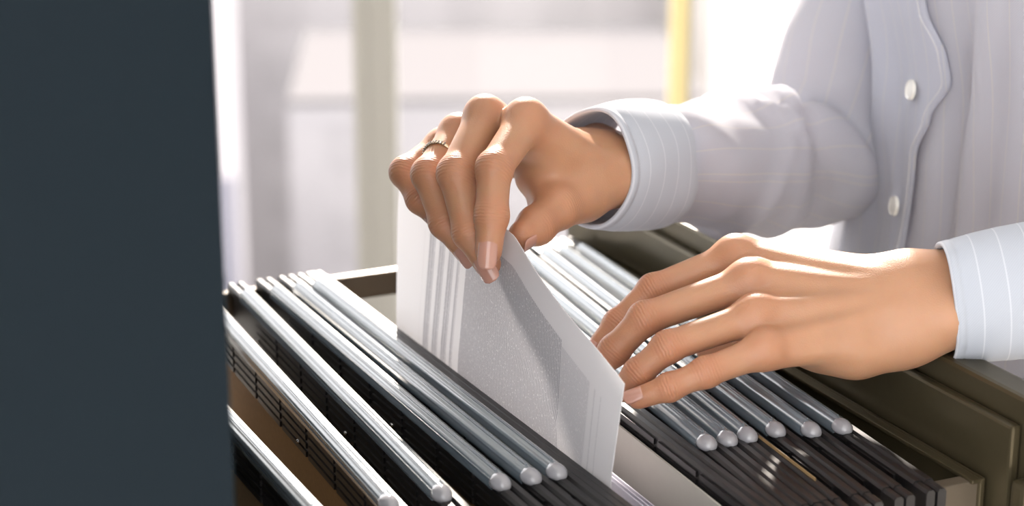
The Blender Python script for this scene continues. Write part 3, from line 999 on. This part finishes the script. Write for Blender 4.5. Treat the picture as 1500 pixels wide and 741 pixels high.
# stitching line near the free edge
rows = []
for j in range(NZ * 2 + 1):
    z = -.25 + .66 * j / NZ / 2
    phi = placket_phi(z) + .035
    c0 = torso_pt(phi, z, .0058)
    rows.append([c0 + Vector((math.cos(q) * .0004, 0, math.sin(q) * .0004)) for q in (0, 1.57, 3.14, 4.71)])
obj('stitching', loft(rows), M['white'], shirt, True)
def button(z, dphi):
    phi = placket_phi(z) + dphi
    p = torso_pt(phi, z, .0068)
    nrm = Vector((-.975, -.18, .10)).normalized()
    bm = bmesh.new()
    bmesh.ops.create_cone(bm, cap_ends=True, segments=28, radius1=.0066, radius2=.0060, depth=.0020)
    bmesh.ops.inset_region(bm, faces=[f for f in bm.faces if len(f.verts) > 8 and f.calc_center_median().z > 0], thickness=.0012, depth=-.0005)
    o = obj('button', bm, M['button'], shirt, False)
    o.location = p; o.rotation_euler = nrm.to_track_quat('Z', 'Y').to_euler()
for z, dp in ((.128, .24), (.049, .13), (.205, .16), (-.02, .13), (.28, .15)):
    button(z, dp)

def frame_along(pts, up0):
    """Catmull-like resample of centre line with frames"""
    P_ = [A(p) for p in pts]
    return P_
def tube(name, cl, rad, n_around, m, parent, fold=None, taper_uv=1.0, up=(0, 0, 1), thick=0.0, flat=1.0):
    """cl: list of (point), rad: radii; smooth spline sampled"""
    Pn = [A(p) for p in cl]
    S, Rr = [], []
    for i in range(len(Pn) - 1):
        p0 = Pn[max(0, i - 1)]; p1 = Pn[i]; p2 = Pn[i + 1]; p3 = Pn[min(len(Pn) - 1, i + 2)]
        for k in range(16):
            t_ = k / 16
            S.append(.5 * ((2 * p1) + (-p0 + p2) * t_ + (2 * p0 - 5 * p1 + 4 * p2 - p3) * t_ ** 2 + (-p0 + 3 * p1 - 3 * p2 + p3) * t_ ** 3))
            q = t_ * t_ * (3 - 2 * t_); Rr.append(rad[i] * (1 - q) + rad[i + 1] * q)
    S.append(Pn[-1]); Rr.append(rad[-1])
    rings, uvs = [], []
    L = 0
    x = None
    for i, c in enumerate(S):
        tg = S[min(i + 1, len(S) - 1)] - S[max(0, i - 1)]; tg /= np.linalg.norm(tg)
        if x is None:
            x = np.cross(tg, A(up)); x /= np.linalg.norm(x)
        x = x - (x @ tg) * tg; x /= np.linalg.norm(x)
        y = np.cross(x, tg)
        if i: L += np.linalg.norm(c - S[i - 1])
        row = []
        for j in range(n_around):
            a_ = 2 * math.pi * j / n_around
            r = Rr[i]
            f = fold(L, a_, i / (len(S) - 1)) if fold else 0
            row.append(tuple(c + (x * math.cos(a_) * flat + y * math.sin(a_)) * (r + f)))
            uvs.append((a_ * Rr[0], L))
        rings.append(row)
    o = obj(name, loft(rings), m, parent, True)
    set_uv(o, uvs)
    return o
def cuff(name, centre, axis, rmaj, rmin, length, up, m, parent, grow=.004):
    """double-walled cuff band, open at the hand end; axis points to the elbow"""
    ax_ = A(axis); ax_ /= np.linalg.norm(ax_); upv = A(up); x = upv - (upv @ ax_) * ax_; x /= np.linalg.norm(x); y = np.cross(ax_, x)
    prof = [(.004, -.0030), (length * .5, -.0032), (length, -.0032)][::-1] + [(0.0006, -.0024), (-.0002, -.0012), (.0006, .0)] + \
           [(.0045, .0004), (.005, -.0001), (.006, .0004)] + [(length * q, .0005 + .0012 * math.sin(q * 3)) for q in (.3, .5, .7, .9)] + [(length, .0004), (length + .004, -.0015)]
    rings, uvs = [], []
    n = 72
    for (l, o_) in prof:
        row = []
        for j in range(n):
            a_ = 2 * math.pi * j / n
            g = grow * l / length
            wob = .0009 * math.sin(3 * a_ + 1) + .0006 * math.sin(5 * a_ + l * 60)
            row.append(tuple(A(centre) + ax_ * l + x * math.cos(a_) * (rmaj + o_ + g + wob) + y * math.sin(a_) * (rmin + o_ + g + wob)))
            uvs.append((a_ * rmaj, l))
        rings.append(row)
    o = obj(name, loft(rings), m, parent, True); set_uv(o, uvs)
    return o
FC = pt(862, 247, 1.139)                 # far cuff opening
fax = (RH['elbow'] - RH['wrist']).normalized()
cuff('cuff', FC, fax, .0345, .0315, .062, (0, 0, 1), M['cuff'], shirt)
F2 = FC + fax * .058
def fold_far(L, a, q):
    f = .0032 * math.sin(a * 2 + L * 38) * min(1, L / .03)
    f += .0050 * math.exp(-((L - .150 + .03 * math.cos(a)) / .012) ** 2) - .0045 * math.exp(-((L - .175 + .03 * math.cos(a - .5)) / .012) ** 2)
    f += .0040 * math.exp(-((L - .105 + .025 * math.cos(a + 1.2)) / .010) ** 2)
    f += .0035 * math.sin(3 * a + 70 * L) * math.exp(-((L - .19) / .06) ** 2)
    f += .003 * noise.noise(Vector((a * 1.6, L * 30, 2.0)))
    for L0, sl, am, wd in ((.075, .035, .0030, .006), (.12, -.040, .0036, .007), (.145, .045, .0034, .006), (.20, -.030, .0040, .008), (.225, .02, .0036, .008), (.25, -.03, .003, .008)):
        e = (L - L0 - sl * math.sin(a + L0 * 20)) / wd
        f += am * (math.exp(-e * e) - .8 * math.exp(-(e - 1.5) ** 2)) * (.5 + .5 * math.sin(a * 1.0 + L0 * 45))
    return f
tube('sleeve', [F2, F2 + fax * .05, RH['elbow'] - fax * .045 + Vector((0, 0, -.002)), RH['elbow'] + Vector((.012, .006, .004)), FSH + (RH['elbow'] - FSH) * .68 + Vector((.012, 0, 0)), FSH + (RH['elbow'] - FSH) * .25, FSH + Vector((0, 0, .004)), uvz(.870, 1.09, .385), uvz(.868, .99, .39)],
     [.0350, .0390, .0435, .0475, .0500, .056, .060, .056, .052], 72, M['shirt'], shirt, fold_far)
NC = pt(1383, 440, 1.056)
nax = Vector((1, .02, .13)).normalized()
cuff('cuff', NC, nax, .0325, .0290, .062, Vector((-.22, -.15, .95)), M['cuff'], shirt, grow=.003)
N2 = NC + nax * .058
def fold_near(L, a, q):
    return .003 * math.sin(a * 2 + L * 40) * min(1, L / .03) + .004 * math.exp(-((L - .12 + .02 * math.cos(a)) / .012) ** 2) + .003 * noise.noise(Vector((a * 1.6, L * 30, 9.0)))
tube('sleeve', [N2, N2 + nax * .05, LH['elbow'] - nax * .03, LH['elbow'] + Vector((.010, .004, -.002)), NSH + (LH['elbow'] - NSH) * .6, NSH + (LH['elbow'] - NSH) * .25, NSH + Vector((0, 0, .004)), uvz(.870, .88, .385), uvz(.868, .98, .39)],
     [.0350, .0385, .043, .050, .052, .056, .060, .056, .052], 72, M['shirt'], shirt, fold_near)
# trousers, out of the frame below the shirt
for s in (-1, 1):
    rings = []
    for k in range(9):
        q = k / 8
        c = uvz(.868 - .003 * q, TC_V + s * (.072 + .006 * q), -.16 - .78 * q)
        r = .088 - .03 * q
        rings.append([c + Vector((math.cos(2 * math.pi * j / 24) * r, math.sin(2 * math.pi * j / 24) * r, 0)) for j in range(24)])
    obj('trouser_leg', loft(rings), M['trousers'], person, True)
